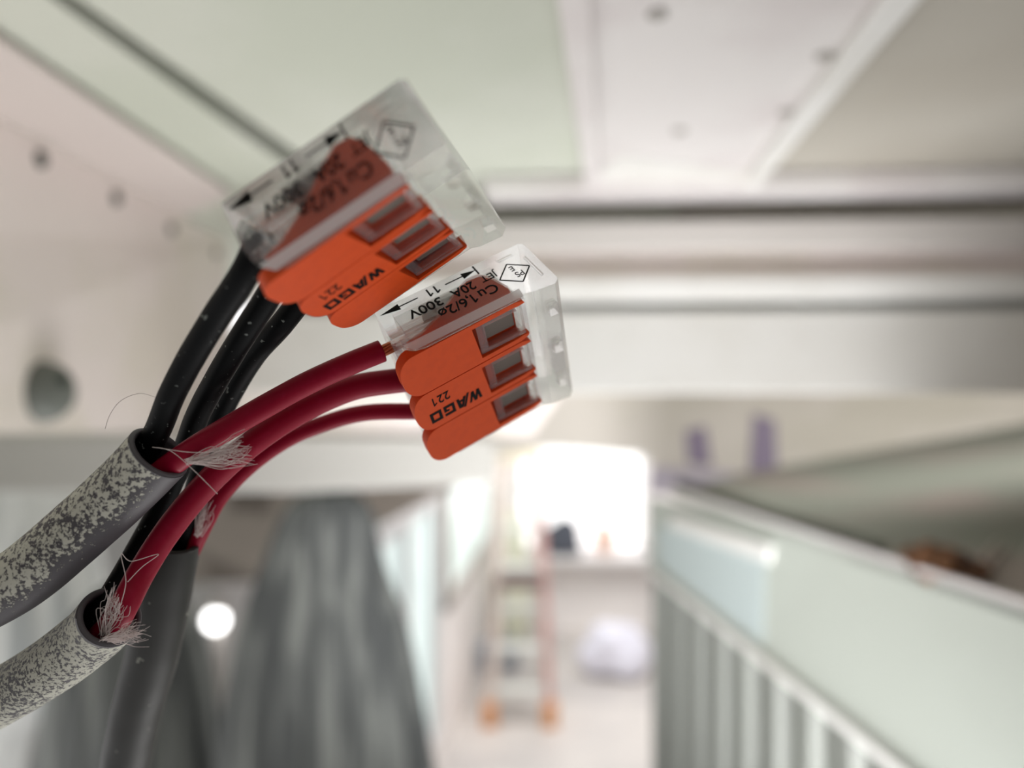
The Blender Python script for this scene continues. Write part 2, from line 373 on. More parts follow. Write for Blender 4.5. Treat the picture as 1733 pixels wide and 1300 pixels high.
# soffit board and fascia on the right, seen from above
Y1 = .100
e0, e1 = on_level(1135, 832, Y1), on_level(1733, 1027, Y1)
ed = (e1-e0).normalized(); e_near = e1+ed*.25
bm = bmesh.new(); prism(bm, [e0, e_near, P(3200, 800, .60), P(2300, 640, .905), P(1733, 718, .905), P(1250, 803, .80)], UP*-.006)
o = link_mesh('soffit_board', bm, DUSTY); tag(o, 'dusty grey green board lying behind the top of the right fascia', 'board')
side = Vector((ed.y, -ed.x, 0)); side = -side if side.x > 0 else side      # towards the corridor
fs = empty('fascia', (e0+e1)/2-UP*.05, label='pale green sloping fascia panel above the ribbed sheet on the right', cat='fascia panel')
FO = fs.location
def fpt(px, py, off=0.0):                    # picture point on the fascia plane
    d = P(px, py, 1.0)-camo.location; n = side; o0 = e0+side*off
    t = (o0-camo.location).dot(n)/d.dot(n); return camo.location+d*t
top0, top1 = e0.copy(), e_near.copy()
b0, b1 = fpt(1098, 955), fpt(1540, 1302); bn = b1+(b1-b0)*.6
bm = bmesh.new(); prism(bm, [fpt(1098, 842), fpt(1400, 918), top1-UP*.002, bn, b1, b0], -side*.003); local_bm(bm, FO); link_mesh('panel', bm, FASCIA, fs)
bm = bmesh.new(); prism(bm, [fpt(1112, 888), fpt(1296, 940), fpt(1292, 1090), fpt(1116, 955)], side*.0006); local_bm(bm, FO); link_mesh('inset_panel', bm, FASCIA2, fs)
bm = bmesh.new(); prism(bm, [fpt(1140, 872), fpt(1310, 925), fpt(1305, 952), fpt(1138, 892)], side*.003); local_bm(bm, FO); link_mesh('white_strip', bm, WHITEST, fs)
bm = bmesh.new(); prism(bm, [b0, bn, bn-UP*.006, b0-UP*.006], side*.004); local_bm(bm, FO); link_mesh('bottom_trim', bm, WHITEST, fs)
bm = bmesh.new(); prism(bm, [e0+UP*.001, e_near+UP*.001, e_near+UP*.004, e0+UP*.004], side*.004); local_bm(bm, FO); link_mesh('top_trim', bm, STEEL, fs)
# gap shadow at the edge of the board, put in as a dark strip
sl = [on_level(px, py, Y1-.003) for px, py in ((1150, 818), (1230, 842), (1300, 868), (1400, 898), (1490, 930))]
bm = bmesh.new(); tube(bm, [Vector(p) for p in spline([tuple(v) for v in sl], 6)], .0042, 10)
tag(link_mesh('gap_shadow_strip', bm, mat('gap_shadow_grey', srgb(92, 92, 84), .8), None, True), 'dark grey strip painting the gap shadow along the top edge of the right fascia', 'shadow strip')
# clump of brown insulation
cl = on_level(1590, 958, Y1-.004)
bm = bmesh.new(); bmesh.ops.create_icosphere(bm, subdivisions=4, radius=1)
for v in bm.verts:
    k = 1+.45*noise.noise(v.co*2.3)+.2*noise.noise(v.co*6)
    v.co = Vector((v.co.x*.024*k, v.co.y*.012*k, v.co.z*.0095*k))
bmesh.ops.rotate(bm, verts=bm.verts, matrix=Matrix.Rotation(math.atan2(ed.y, ed.x), 3, 'Z'))
o = link_mesh('insulation_clump', bm, BROWN, None, True); o.location = cl; tag(o, 'brown clump of insulation lying on the edge of the grey board', 'insulation')
for k_, (pa, pb, pc) in enumerate((((1660, 975), (1700, 930), (1760, 905)), ((1650, 962), (1690, 915), (1750, 880)))):
    bm = bmesh.new(); tube(bm, [Vector(p) for p in spline([tuple(on_level(*q, Y1-.004)) for q in (pa, pb, pc)], 6)], .0012, 8)
    tag(link_mesh('loose_string', bm, mat('string', srgb(180, 168, 158), .8), None, True), ['loose string on the grey board, nearer the brown clump', 'loose string on the grey board, behind the other string'][k_], 'string', 'loose strings on the grey board')
# ribbed sheet under the fascia
cs = e0-side*.004; bm = bmesh.new()
NR = 14; stepl = .040; prevs = None
start = fpt(1104, 960, -.0045); start.z = EYE-.14
px_ = []
for i in range(NR*4):
    ph = i % 4; d_ = (0, 0, -.007, -.007)[ph]; s_ = stepl*(i//4)+stepl*(0, .38, .5, .88)[ph]
    px_.append(start+ed*s_+side*d_)
prevs = None
for p in px_:
    q = [bm.verts.new(p), bm.verts.new(p-UP*.55), bm.verts.new(p-UP*.55-side*.002), bm.verts.new(p-side*.002)]
    if prevs:
        for k in range(4): bm.faces.new((prevs[k], q[k], q[(k+1) % 4], prevs[(k+1) % 4]))
    else: bm.faces.new(q)
    prevs = q
bm.faces.new(prevs[::-1])
tag(link_mesh('ribbed_sheet', bm, CORR), 'grey vertically ribbed metal sheet under the right fascia', 'metal sheet')

# ---------------- the bright room beyond
def xl(z): return -.90+.0988*z
bm = bmesh.new(); prism(bm, [W3(-1.6, 2.4, .6), W3(3, 2.4, .6), W3(3, 2.4, 8.2), W3(-1.6, 2.4, 8.2)], UP*-.1)
tag(link_mesh('floor', bm, FLOORM), kind='structure')
flat('wall_back', [(600, 560), (1400, 560), (1400, 1100), (600, 1100)], 7.2, .1, WALLM, kind='structure')
bm = bmesh.new(); prism(bm, [W3(xl(2.0), .45, 2.0), W3(xl(8), .45, 8), W3(xl(8), 2.4, 8), W3(xl(2.0), 2.4, 2.0)], Vector((-.1, 0, 0)))
tag(link_mesh('wall_left', bm, WALLM), kind='structure')
bm = bmesh.new(); prism(bm, [W3(1.62, .45, 2.0), W3(1.62, .45, 8), W3(1.62, 2.4, 8), W3(1.62, 2.4, 2.0)], Vector((.1, 0, 0)))
tag(link_mesh('wall_right', bm, WALLM), kind='structure')
PANEC = mat('daylit_pane', srgb(214, 230, 228), .2, emit=(.80, .93, .92, 1), strength=.5)
PANEW = mat('bright_pane', srgb(240, 240, 240), .2, emit=(1, .99, .98, 1), strength=1.1)
FRAME = mat('white_frame', srgb(232, 230, 230), .5)
GREYF = mat('grey_frame', srgb(176, 170, 164), .5)
def window(n, z0, z1, y0, y1, bars, pane, frame=FRAME, fw=.07):
    w_ = empty('window_%d' % n, W3(xl((z0+z1)/2)+.02, (y0+y1)/2, (z0+z1)/2), kind='structure')
    def q(za, zb, ya, yb, off, th, m, nm):
        bm = bmesh.new(); prism(bm, [W3(xl(za)+off, ya, za), W3(xl(zb)+off, ya, zb), W3(xl(zb)+off, yb, zb), W3(xl(za)+off, yb, za)], Vector((th, 0, 0)))
        local_bm(bm, w_.location); link_mesh(nm, bm, m, w_)
    q(z0, z1, y0, y1, .002, .01, pane, 'pane')
    for a, b in ((z0, z0+fw), (z1-fw*2, z1)): q(a, b, y0, y1, .003, .05, frame, 'frame')
    for a, b in ((y0, y0+fw), (y1-fw, y1)): q(z0, z1, a, b, .003, .045, frame, 'frame')
    for zb_ in bars: q(zb_-.04, zb_+.04, y0, y1, .003, .04, frame, 'muntin')
window(1, 2.7, 4.35, .62, 2.05, (3.6,), PANEC)
window(2, 4.62, 6.9, .60, 1.42, (), PANEC, GREYF)
# back wall window
wb = empty('window_3', P(1000, 850, 7.1), kind='structure')
flat('pane', [(880, 760), (1085, 760), (1085, 930), (880, 930)], 7.16, .02, PANEW, wb, wb.location)
for pl in ([(870, 750), (882, 750), (882, 940), (870, 940)], [(1083, 750), (1095, 750), (1095, 940), (1083, 940)], [(870, 926), (1095, 926), (1095, 938), (870, 938)], [(870, 750), (1095, 750), (1095, 760), (870, 760)]):
    flat('frame', pl, 7.14, .05, FRAME, wb, wb.location)
# step ladder
lad = empty('step_ladder', W3(.10, 2.4, 5.4), label='tall step ladder with reddish side rails standing on the corridor floor', cat='ladder')
RAIL = mat('ladder_red', srgb(206, 162, 156), .5); STEP = mat('ladder_step', srgb(220, 222, 218), .4, .2); FOOT = mat('ladder_foot', srgb(222, 160, 110), .6)
LO = lad.location
def beam(bm, a, b, hw, hd_):
    d = (b-a).normalized(); s = d.cross(Vector((0, 1, 0))).normalized()*hw; t = d.cross(s).normalized()*hd_
    prism(bm, [a-s-t, a+s-t, a+s+t, a-s+t], b-a)
def rail(xt, xb, zt, zb, m, nm):
    bm = bmesh.new(); beam(bm, W3(xt, .56, zt), W3(xb, 2.34, zb), .03, .04); local_bm(bm, LO); link_mesh(nm, bm, m, lad)
rail(-.06, -.155, 5.45, 5.2, mat('ladder_cream', srgb(222, 206, 196), .5), 'side_rail'); rail(.19, .265, 5.45, 5.2, RAIL, 'side_rail')
rail(-.04, -.12, 5.6, 5.95, STEP, 'rear_rail'); rail(.17, .23, 5.6, 5.95, STEP, 'rear_rail')
for i in range(6):
    t = (i+.7)/6.4; y = .56+1.78*t; z = 5.45-.25*t
    bm = bmesh.new(); wbox(bm, -.06-.095*t, .19+.075*t, y, y+.03, z-.05, z+.05); local_bm(bm, LO); link_mesh('step', bm, STEP, lad)
bm = bmesh.new(); wbox(bm, -.09, .22, .51, .57, 5.4, 5.65); local_bm(bm, LO); link_mesh('top_cap', bm, mat('ladder_cap', srgb(226, 216, 190), .5), lad)
for x in (-.155, .265):
    bm = bmesh.new(); wbox(bm, x-.05, x+.05, 2.24, 2.4, 5.14, 5.26); local_bm(bm, LO); link_mesh('foot', bm, FOOT, lad)
bm = bmesh.new(); wbox(bm, -.10, .22, 1.38, 1.46, 5.24, 5.42); local_bm(bm, LO); link_mesh('tool_tray', bm, mat('tray_taupe', srgb(128, 112, 108), .6), lad)
# things by the back wall
tb = empty('work_table', W3(.8, 2.4, 6.6), label='white table against the back wall of the far room', cat='table')
for nm, b_ in (('table_top', (.25, 1.45, 1.62, 1.66, 6.86, 7.14)),) + tuple(('leg', (x, x+.05, 1.66, 2.4, z, z+.05)) for x in (.28, 1.38) for z in (6.88, 7.08)):
    bm = bmesh.new(); wbox(bm, *b_); local_bm(bm, tb.location); link_mesh(nm, bm, FRAME, tb)
def lump(name, c, s, m, label, cat, seed=0):
    bm = bmesh.new(); bmesh.ops.create_icosphere(bm, subdivisions=4, radius=1)
    for v in bm.verts:
        k = 1+.3*noise.noise(v.co*1.6+Vector((seed, 0, 0))); z = max(v.co.z, -.6)
        v.co = Vector((v.co.x*s[0]*k, v.co.y*s[1]*k, z*s[2]*k))
    o = link_mesh(name, bm, m, None, True); o.location = c; return tag(o, label, cat)
lump('bag', W3(.47, 1.48, 7.0), (.19, .09, .20), mat('dark_bag_cloth', srgb(74, 78, 88), .8), 'dark grey bag standing on the white table', 'bag', 3)
lump('cloth_bundle', W3(.86, 2.22, 6.1), (.28, .2, .24), mat('lilac_cloth', srgb(222, 222, 234), .8), 'pale blue bundle of cloth on the floor under the table', 'cloth', 5)
lump('cloth_bundle', W3(.88, 1.47, 7.0), (.09, .08, .16), mat('peach', srgb(222, 184, 164), .7), 'small peach coloured bundle at the back of the white table', 'bundle', 9)
# olive tarp leaning below the second window, boxes on the floor
lump('tarp_heap', W3(.0, 1.85, 6.7), (.17, .2, .7), mat('pale_olive_cloth', srgb(212, 214, 192), .8), 'pale olive cloth heap under the second window', 'cloth', 12)
bm = bmesh.new(); wbox(bm, -.30, .05, 2.2, 2.4, 6.15, 6.4); tag(bevel(link_mesh('storage_box', bm, mat('box_grey', srgb(150, 158, 168), .6)), .02), 'low blue grey box on the floor left of the ladder', 'box')
# corridor soffit in shadow on the left, the shade put into its taupe colour
flat('trim_1', [(560, 780), (840, 780), (838, 800), (740, 838), (624, 900), (560, 930)], 1.25, .05, BROWNG, kind='structure')
flat('trim_2', [(250, 780), (600, 780), (600, 980), (250, 990)], 1.6, .05, noisy(mat('mottled_shadow_taupe', srgb(182, 172, 162), .8), srgb(120, 112, 104), 7, .9, .5, .6), kind='structure')
flat('trim_3', [(-900, 700), (470, 700), (470, 1500), (-900, 1500)], 2.2, .05, mat('far_left_wall', srgb(226, 226, 222), .8), kind='structure')

# grey draped sheets
def drape(name, outline, z, folds, amp, m, label, zback, base_py=1700):
    """outline: (py, px left, px right) from the top down; a rounded form wrapped in hanging folds"""
    bm = bmesh.new(); rows = []; seg = 160
    O_ = P((outline[0][1]+outline[0][2])/2, outline[-1][0], z)
    sm = spline(outline, 8)
    for (py, xa, xb) in sm:
        c = P((xa+xb)/2, py, z); hw = max((xb-xa)/2/F*z, .0005); ring = []
        for s in range(seg):
            a = 2*math.pi*s/seg
            k = 1+amp*(math.sin(a*folds)+.6*math.sin(a*folds*1.7+1.3)+.5*noise.noise(Vector((math.cos(a)*6, math.sin(a)*6, py*.002))))
            ring.append(bm.verts.new(c+Vector((math.cos(a)*hw*k, math.sin(a)*hw*.6*k+hw*.2, 0))-O_))
        rows.append(ring)
    bm.faces.new(rows[0])
    for a, b in zip(rows, rows[1:]):
        for s in range(seg): bm.faces.new((a[s], a[(s+1) % seg], b[(s+1) % seg], b[s]))
    o = link_mesh(name, bm, m, None, True); o.location = O_; return tag(o, label, 'dust sheet', 'draped dust sheets')
drape('dust_sheet', [(832, 535, 585), (840, 508, 604), (872, 476, 626), (960, 440, 645), (1060, 402, 680), (1180, 376, 704), (1300, 358, 724), (1500, 330, 760), (1700, 310, 790)], .72, 17, .03, FABG,
      'tall grey streaked sheet draped to a rounded point, centre of the view', 0)
drape('dust_sheet', [(985, 195, 250), (1005, 160, 285), (1060, 110, 320), (1150, 78, 345), (1300, 55, 362), (1500, 30, 380), (1700, 10, 400)], .80, 15, .03, FABG,
      'grey streaked sheet draped lower down behind the grey cables', 0)
drape('dust_sheet', [(770, 0, 95), (790, -30, 118), (850, -60, 135), (950, -90, 150), (1100, -110, 160), (1250, -120, 40), (1500, -160, 10)], .95, 13, .035, FABL,
      'pale streaked sheet hanging at the far left edge', 0)
# round work lamp
lp = empty('work_lamp', P(365, 1050, 1.5), label='small bright round work lamp on a pole between two grey draped sheets', cat='lamp')
bm = bmesh.new(); bmesh.ops.create_uvsphere(bm, u_segments=24, v_segments=16, radius=.022)
link_mesh('bulb', bm, mat('lamp_glow', (1, 1, 1, 1), .3, emit=(1, .99, .97, 1), strength=5.0), lp, True)
bm = bmesh.new(); lathe(bm, [(0, 0), (.016, 0), (.018, .03), (0, .032)], 20); bmesh.ops.translate(bm, verts=bm.verts, vec=(0, .01, .016)); link_mesh('socket', bm, GREYF, lp)

bm = bmesh.new(); tube(bm, [Vector((0, .02, 0)), Vector((0, .02, -(lp.location.z)))], .012, 10); link_mesh('pole', bm, GREYF, lp)
bm = bmesh.new(); lathe(bm, [(0, 0), (.14, 0), (.14, .012), (.02, .03), (0, .03)], 24); bmesh.ops.translate(bm, verts=bm.verts, vec=(0, .02, -lp.location.z)); link_mesh('base', bm, GREYF, lp)
# ================================================================== LEVER CONNECTORS (local u across, v along the wires, w up; millimetres)
WD, LN = 18.3, 18.3
MM = .001
def bx(bm, u0, u1, v0, v1, w0, w1): return box(bm, (u0*MM, v0*MM, w0*MM), (u1*MM, v1*MM, w1*MM))
def uprism(bm, pv, u0, u1):                  # outline in (v, w), swept along u
    return prism(bm, [Vector((u0*MM, v*MM, w*MM)) for v, w in pv], Vector(((u1-u0)*MM, 0, 0)))
def tmp(bm):
    bmesh.ops.recalc_face_normals(bm, faces=bm.faces)
    me = bpy.data.meshes.new('t'); bm.to_mesh(me); bm.free(); o = bpy.data.objects.new('t', me); C.objects.link(o); return o
def boolean(o, cutters, op):
    for c in cutters:
        m = o.modifiers.new('b', 'BOOLEAN'); m.operation = op; m.solver = 'EXACT'; m.object = c
    me = evaluated(o); o.modifiers.clear(); o.data = me
    for c in cutters: bpy.data.objects.remove(c)
    return o
LU = [(.62+5.82*i, .62+5.82*i+5.72) for i in range(3)]     # lever spans across
PU = [(a+b)/2 for a, b in LU]
def cyl(r, p0, p1, seg=28):
    bm = bmesh.new(); tube(bm, [Vector(p0)*MM, Vector(p1)*MM], r*MM, seg); return bm
prof = [(0.15, 0), (LN-.5, 0), (LN, .4), (LN, 7.7), (17.6, 8.3), (15.2, 7.95), (14.2, 7.55), (2.6, 7.75), (1.5, 7.45), (.7, 6.7), (.25, 5.6), (0, 4.4)]
bm = bmesh.new(); uprism(bm, prof, 0, WD); body = tmp(bm)
cut = []
bm = bmesh.new(); uprism(bm, [(-2, 6.25), (14.0, 6.0), (14.4, 9.5), (-2, 9.5)], .58, WD-.2); cut.append(tmp(bm))
bm = bmesh.new()                              # long bevel between the printed side and the levers
prism(bm, [Vector((u*MM, -2*MM, w_*MM)) for u, w_ in ((-1, 6.55), (0, 6.55), (.42, 7.45), (.42, 9.5), (-1, 9.5))], Vector((0, 16.2*MM, 0))); cut.append(tmp(bm))
boolean(body, cut, 'DIFFERENCE'); cut = []
for u in PU:                                  # clear block standing in the window of each lever
    bm = bmesh.new(); bx(bm, u-2.1, u+2.12, 8.25, 13.8, 5.6, 7.35); cut.append(tmp(bm))
boolean(body, cut, 'UNION'); cut = []
for i, u in enumerate(PU):
    bm = bmesh.new(); bx(bm, u-1.5, u+1.65, 9.2, 13.2, 5.75, 8.5); cut.append(tmp(bm))
    bm = bmesh.new(); uprism(bm, [(1.7, .9), (13.6, .9), (13.6, 4.9), (13.0, 5.3), (1.7, 5.1)], u-2.45, u+2.45); cut.append(tmp(bm))
    cut.append(tmp(cyl(1.65, (u, -1, 2.9), (u, 3, 2.9))))
    bm = bmesh.new(); bx(bm, u-.8, u+.8, 16.6, 17.6, 7.2, 9); cut.append(tmp(bm))     # test slot
    for s in (-2.35, 1.85):                   # slots the lever cams dip through
        bm = bmesh.new(); bx(bm, u+s-.06, u+s+.56, .9, 13.8, 4.6, 7.0); cut.append(tmp(bm))
bm = bmesh.new(); uprism(bm, [(9.9, 1.1), (12.4, 1.1), (12.4, 2.0), (9.9, 2.0)], 1.0, WD-1.0); cut.append(tmp(bm))   # tunnel of the busbar
# grooves moulded in the back slope and the side near the back corner
bm = bmesh.new(); bx(bm, -.2, .22, 17.15, 17.45, 2.4, 6.2); cut.append(tmp(bm))
bm = bmesh.new(); bx(bm, -.2, .2, 14.6, 16.4, 1.0, 1.35); cut.append(tmp(bm))
boolean(body, cut, 'DIFFERENCE')
bv = body.modifiers.new('bv', 'BEVEL'); bv.width = .00016; bv.segments = 2; bv.limit_method = 'ANGLE'; bv.angle_limit = math.radians(40)
body.data = evaluated(body); body.modifiers.clear()
house_bm = bmesh.new(); house_bm.from_mesh(body.data); bpy.data.objects.remove(body)
house_bm.normal_update()
for f in house_bm.faces:                      # milkier plastic puts the long bevel's reflected light into its colour
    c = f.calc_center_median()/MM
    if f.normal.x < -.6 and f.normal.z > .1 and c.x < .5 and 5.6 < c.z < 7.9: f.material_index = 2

# ---- printed marks
def text_bm(dst, body_, size, place, wsc=1.0, offset=0.0, mat_i=1, align='LEFT'):
    """adds text to dst; place maps (x, y, h) in mm to a Vector"""
    cu = bpy.data.curves.new('t', 'FONT'); cu.body = body_; cu.size = size; cu.extrude = .012; cu.offset = offset; cu.align_x = align; cu.resolution_u = 6
    o = bpy.data.objects.new('t', cu); C.objects.link(o); me = evaluated(o); bpy.data.objects.remove(o)
    vs = [dst.verts.new(place(v.co.x*wsc, v.co.y, v.co.z)) for v in me.vertices]
    for p in me.polygons:
        try: f = dst.faces.new([vs[i] for i in p.vertices]); f.material_index = mat_i
        except Exception: pass
    return max(v.co.x*wsc for v in me.vertices)
def poly_bm(dst, outline, place, mat_i=1):
    a = [dst.verts.new(place(x, y, .012)) for x, y in outline]; b = [dst.verts.new(place(x, y, -.012)) for x, y in outline]
    n = len(a); fs_ = [dst.faces.new(a), dst.faces.new(b[::-1])]
    for i in range(n): fs_.append(dst.faces.new((a[i], b[i], b[(i+1) % n], a[(i+1) % n])))
    for f in fs_: f.material_index = mat_i
def line_bm(dst, p, q, wd, place, mat_i=1):
    d = Vector((q[0]-p[0], q[1]-p[1])).normalized(); n = Vector((-d.y, d.x))*wd/2
    poly_bm(dst, [(p[0]-n.x, p[1]-n.y), (q[0]-n.x, q[1]-n.y), (q[0]+n.x, q[1]+n.y), (p[0]+n.x, p[1]+n.y)], place, mat_i)
def one_bm(dst, x, h, wd, place, wsc=1.0):
    """a figure 1 with its flag, standing at x"""
    line_bm(dst, (x+.28*h*wsc, 0), (x+.28*h*wsc, h), wd, place); line_bm(dst, (x, h*.72), (x+.28*h*wsc, h*.95), wd, place)
    return x+.28*h*wsc+wd/2
prn = bmesh.new()
def side_place(v0, w0): return lambda x, y, h: Vector((-.025-h, v0-x, w0+y))*MM     # reads towards -v, upright towards +w
x1 = text_bm(prn, 'Cu', 2.0, side_place(12.6, 4.15), .94, .024)+.45
x2 = one_bm(prn, x1, 1.42, .2, side_place(12.6, 4.15))+.12
text_bm(prn, ',6/2\u00f8', 2.0, side_place(12.6-x2, 4.15), .92, .024)
text_bm(prn, 'JET', 1.45, side_place(13.5, 2.35), .95, .014)
text_bm(prn, '20A', 1.9, side_place(10.8, 2.3), .86, .03)
text_bm(prn, '300V', 1.9, side_place(6.9, 2.3), .98, .03)
x1 = one_bm(prn, 0, 1.3, .2, side_place(7.4, .35)); one_bm(prn, x1+.4, 1.3, .2, side_place(7.4, .35))
S0 = side_place(0, 0)
def SP(v, w_): return (-v, w_)
line_bm(prn, SP(11.95, .2), SP(11.95, 1.75), .2, S0); line_bm(prn, SP(10.6, .95), SP(8.2, .95), .16, S0)
poly_bm(prn, [SP(11.9, .95), SP(10.3, .45), SP(10.3, 1.45)], S0)
line_bm(prn, SP(4.9, .95), SP(2.6, .95), .16, S0); poly_bm(prn, [SP(.45, .95), SP(2.7, .45), SP(2.7, 1.45)], S0)
dm = [SP(15.1, 2.3), SP(16.95, 4.1), SP(15.1, 5.9), SP(13.25, 4.1)]
for i in range(4): line_bm(prn, dm[i], dm[(i+1) % 4], .16, S0)
text_bm(prn, 'PS', 1.25, side_place(16.0, 4.1), .85, .008); text_bm(prn, 'E', 1.25, side_place(15.45, 2.9), .85, .008)

# ---- lever: orange plate with a window and two cams
def arc(cx, cy, r, a0, a1, n, ry=None):
    ry = ry or r
    return [(cx+r*math.cos(math.radians(a0+(a1-a0)*i/n)), cy+ry*math.sin(math.radians(a0+(a1-a0)*i/n))) for i in range(n+1)]
def lever_mesh(with_logo):
    hw = 2.86; aw = .62
    tip = -1.0
    outl = arc(-hw+2.3, tip+1.9, 2.3, 180, 270, 10, 1.9)+arc(hw-2.3, tip+1.9, 2.3, 270, 360, 10, 1.9)
    outl += [(hw, 13.0), (hw-.35, 14.0), (hw-.65, 14.15), (hw-aw-.1, 13.3), (hw-aw, 12.6), (hw-aw, 8.1), (-hw+aw, 7.7), (-hw+aw, 12.6), (-hw+aw+.1, 13.3), (-hw+.65, 14.15), (-hw+.35, 14.0), (-hw, 13.0)]
    bm = bmesh.new()
    def top(v): return 7.98-.034*v
    va = [bm.verts.new(Vector((u, v, top(v)))*MM) for u, v in outl]
    vb = [bm.verts.new(Vector((u, v, top(v)-1.35))*MM) for u, v in outl]
    bm.faces.new(va[::-1]); bm.faces.new(vb); n = len(va)
    for i in range(n): bm.faces.new((va[i], va[(i+1) % n], vb[(i+1) % n], vb[i]))
    bmesh.ops.triangulate(bm, faces=[f for f in bm.faces if len(f.verts) > 4])
    me = bpy.data.meshes.new('t')
    bmesh.ops.recalc_face_normals(bm, faces=bm.faces); bm.to_mesh(me); bm.free()
    o = bpy.data.objects.new('t', me); C.objects.link(o)
    b = o.modifiers.new('b', 'BEVEL'); b.width = .00028; b.segments = 3; b.limit_method = 'ANGLE'; b.angle_limit = math.radians(50)
    me = evaluated(o); bpy.data.objects.remove(o)
    bm = bmesh.new(); bm.from_mesh(me)
    for s in (-hw+.12, hw-.12-.45):           # cams, plus a fold of the arm standing a little proud
        uprism(bm, [(1.0, 6.9), (13.4, 6.8), (13.6, 5.0), (12.9, 2.4), (12.0, 1.25), (10.6, 1.1), (9.0, 1.9), (5.8, 4.2), (3.0, 5.5), (1.2, 5.9)], s, s+.45)
    bmesh.ops.recalc_face_normals(bm, faces=bm.faces)
    for f in bm.faces: f.smooth = False
    if with_logo:
        def TP(u0, v0): return lambda x, y, h: Vector((u0+y, v0-x, top(v0-x)+.02+h))*MM   # reads towards -v, upright towards +u
        x1 = text_bm(bm, '22', 1.75, TP(-1.75, 3.4), .86, .02); one_bm(bm, x1+.2, 1.24, .15, TP(-1.75, 3.4))
        Q = TP(.35, 6.95); H = 1.55
        def sl_(x, y): return (x+y*.32, y)
        def pg(pts): poly_bm(bm, pts, Q)
        # W, three slanted strokes and feet
        for x0 in (0.0, .68): 
            pg([(x0+.0, H), (x0+.34, H), (x0+.52, 0), (x0+.20, 0)]); pg([(x0+.20, 0), (x0+.52, 0), (x0+.95, H), (x0+.66, H)])
        pg([(1.42, -.22), (1.70, -.22), (2.42, H+.12), (2.14, H+.12)])                     # the slash
        pg([(1.86, 0), (2.2, 0), (2.72, H), (2.42, H)]); pg([(2.50, H), (2.98, H), (3.1, 0), (2.78, 0)]); pg([(2.2, .32), (2.85, .32), (2.85, .62), (2.3, .62)])
        for a in ([(3.4, 0), (3.75, 0), (3.75, H), (3.4, H)], [(3.75, H-.38), (4.75, H-.38), (4.75, H), (3.75, H)], [(3.75, 0), (4.75, 0), (4.75, .36), (3.75, .36)], [(4.42, .36), (4.75, .36), (4.75, .92), (4.42, .92)], [(4.1, .66), (4.42, .66), (4.42, .92), (4.1, .92)],
                  [(5.05, 0), (5.4, 0), (5.4, H), (5.05, H)], [(6.1, 0), (6.45, 0), (6.45, H), (6.1, H)], [(5.4, H-.38), (6.1, H-.38), (6.1, H), (5.4, H)], [(5.4, 0), (6.1, 0), (6.1, .36), (5.4, .36)]): pg(a)
    me = bpy.data.meshes.new('lever'); bm.to_mesh(me); bm.free(); me.materials.append(ORANGE); me.materials.append(PRINT); return me
lev_plain, lev_logo = lever_mesh(False), lever_mesh(True)
# ---- metal parts
sb = bmesh.new()
outs = [(12.6, 1.15), (12.6, 4.2), (12.0, 4.75), (10.4, 4.8), (9.4, 4.2), (6.2, 1.35)]
inn = [(v-.0, w_) for v, w_ in [(6.6, 1.3), (9.7, 3.85), (10.6, 4.4), (11.8, 4.35), (12.2, 3.95), (12.2, 1.15)]]
uprism(sb, outs+inn, -1.9, 1.9); uprism(sb, [(4.6, 1.2), (12.2, 1.2), (12.2, 1.5), (4.6, 1.5)], -2.0, 2.0)
bmesh.ops.recalc_face_normals(sb, faces=sb.faces); spring_me = bpy.data.meshes.new('spring_clamp'); sb.to_mesh(spring_me); sb.free(); spring_me.materials.append(SPRING)

POSES = [(((0.14322384, 0.85972954, 0.49025713), (0.65448258, -0.45385982, 0.60470143), (0.74238769, 0.23425709, -0.62768156)), (-14.69711072, -7.50646955, 78.04487025)),
         (((0.22074152, 0.8437752, 0.48919995), (0.10553137, -0.51929059, 0.84805684), (0.96960627, -0.13557541, -0.20367374)), (-23.89388191, -14.65040968, 60.31640393))]
LBL = ['clear lever connector with sharp lettering and crimson wires, lower right of the two',
       'clear lever connector with slightly blurred lettering and black wires, higher of the two']
def pose_matrix(i):
    R, T = POSES[i]; cols = []
    for k in range(3): cols.append(Vector((R[0][k], R[2][k], -R[1][k])))
    M = Matrix((cols[0], cols[1], cols[2])).transposed()
    M = M.to_4x4(); M.translation = W3(T[0]*MM, T[1]*MM, T[2]*MM); return M
MATS = [pose_matrix(0), pose_matrix(1)]
hb = house_bm.copy()
house_me = bpy.data.meshes.new('housing'); house_bm.to_mesh(house_me); house_bm.free(); house_me.materials.append(CLEAR)
# the printing belongs to the housing mesh
tmpm = bpy.data.meshes.new('t'); prn.to_mesh(tmpm); prn.free()
hb.from_mesh(tmpm); hb.free
house_me2 = bpy.data.meshes.new('housing'); hb.to_mesh(house_me2); hb.free(); house_me2.materials.append(CLEAR); house_me2.materials.append(PRINT); house_me2.materials.append(LITBEVEL)
def child(name, me, parent, loc=None):
    o = bpy.data.objects.new(name, me); C.objects.link(o); o.parent = parent
    if loc is not None: o.location = loc
    return o
for ci in (0, 1):
    root = bpy.data.objects.new('lever_connector', None); C.objects.link(root); root.empty_display_size = .005
    root.matrix_world = MATS[ci]; tag(root, LBL[ci], 'wire connector', 'lever connectors')
    child('housing', house_me2, root)
    for i in range(3):
        child('lever', lev_logo if i == 1 else lev_plain, root, (PU[i]*MM, 0, 0))
        child('spring_clamp', spring_me, root, (PU[i]*MM, 0, 0))
    for i in range(3):
        bm = bmesh.new(); bx(bm, PU[i]-1.42, PU[i]+1.0, 9.3, 12.9, 6.35, 6.6); link_mesh('contact_plate', bm, TIN, root)
    bm = bmesh.new(); bx(bm, 1.2, WD-1.2, 10.1, 12.0, 1.55, 1.9) ; link_mesh('busbar', bm, TIN, root)
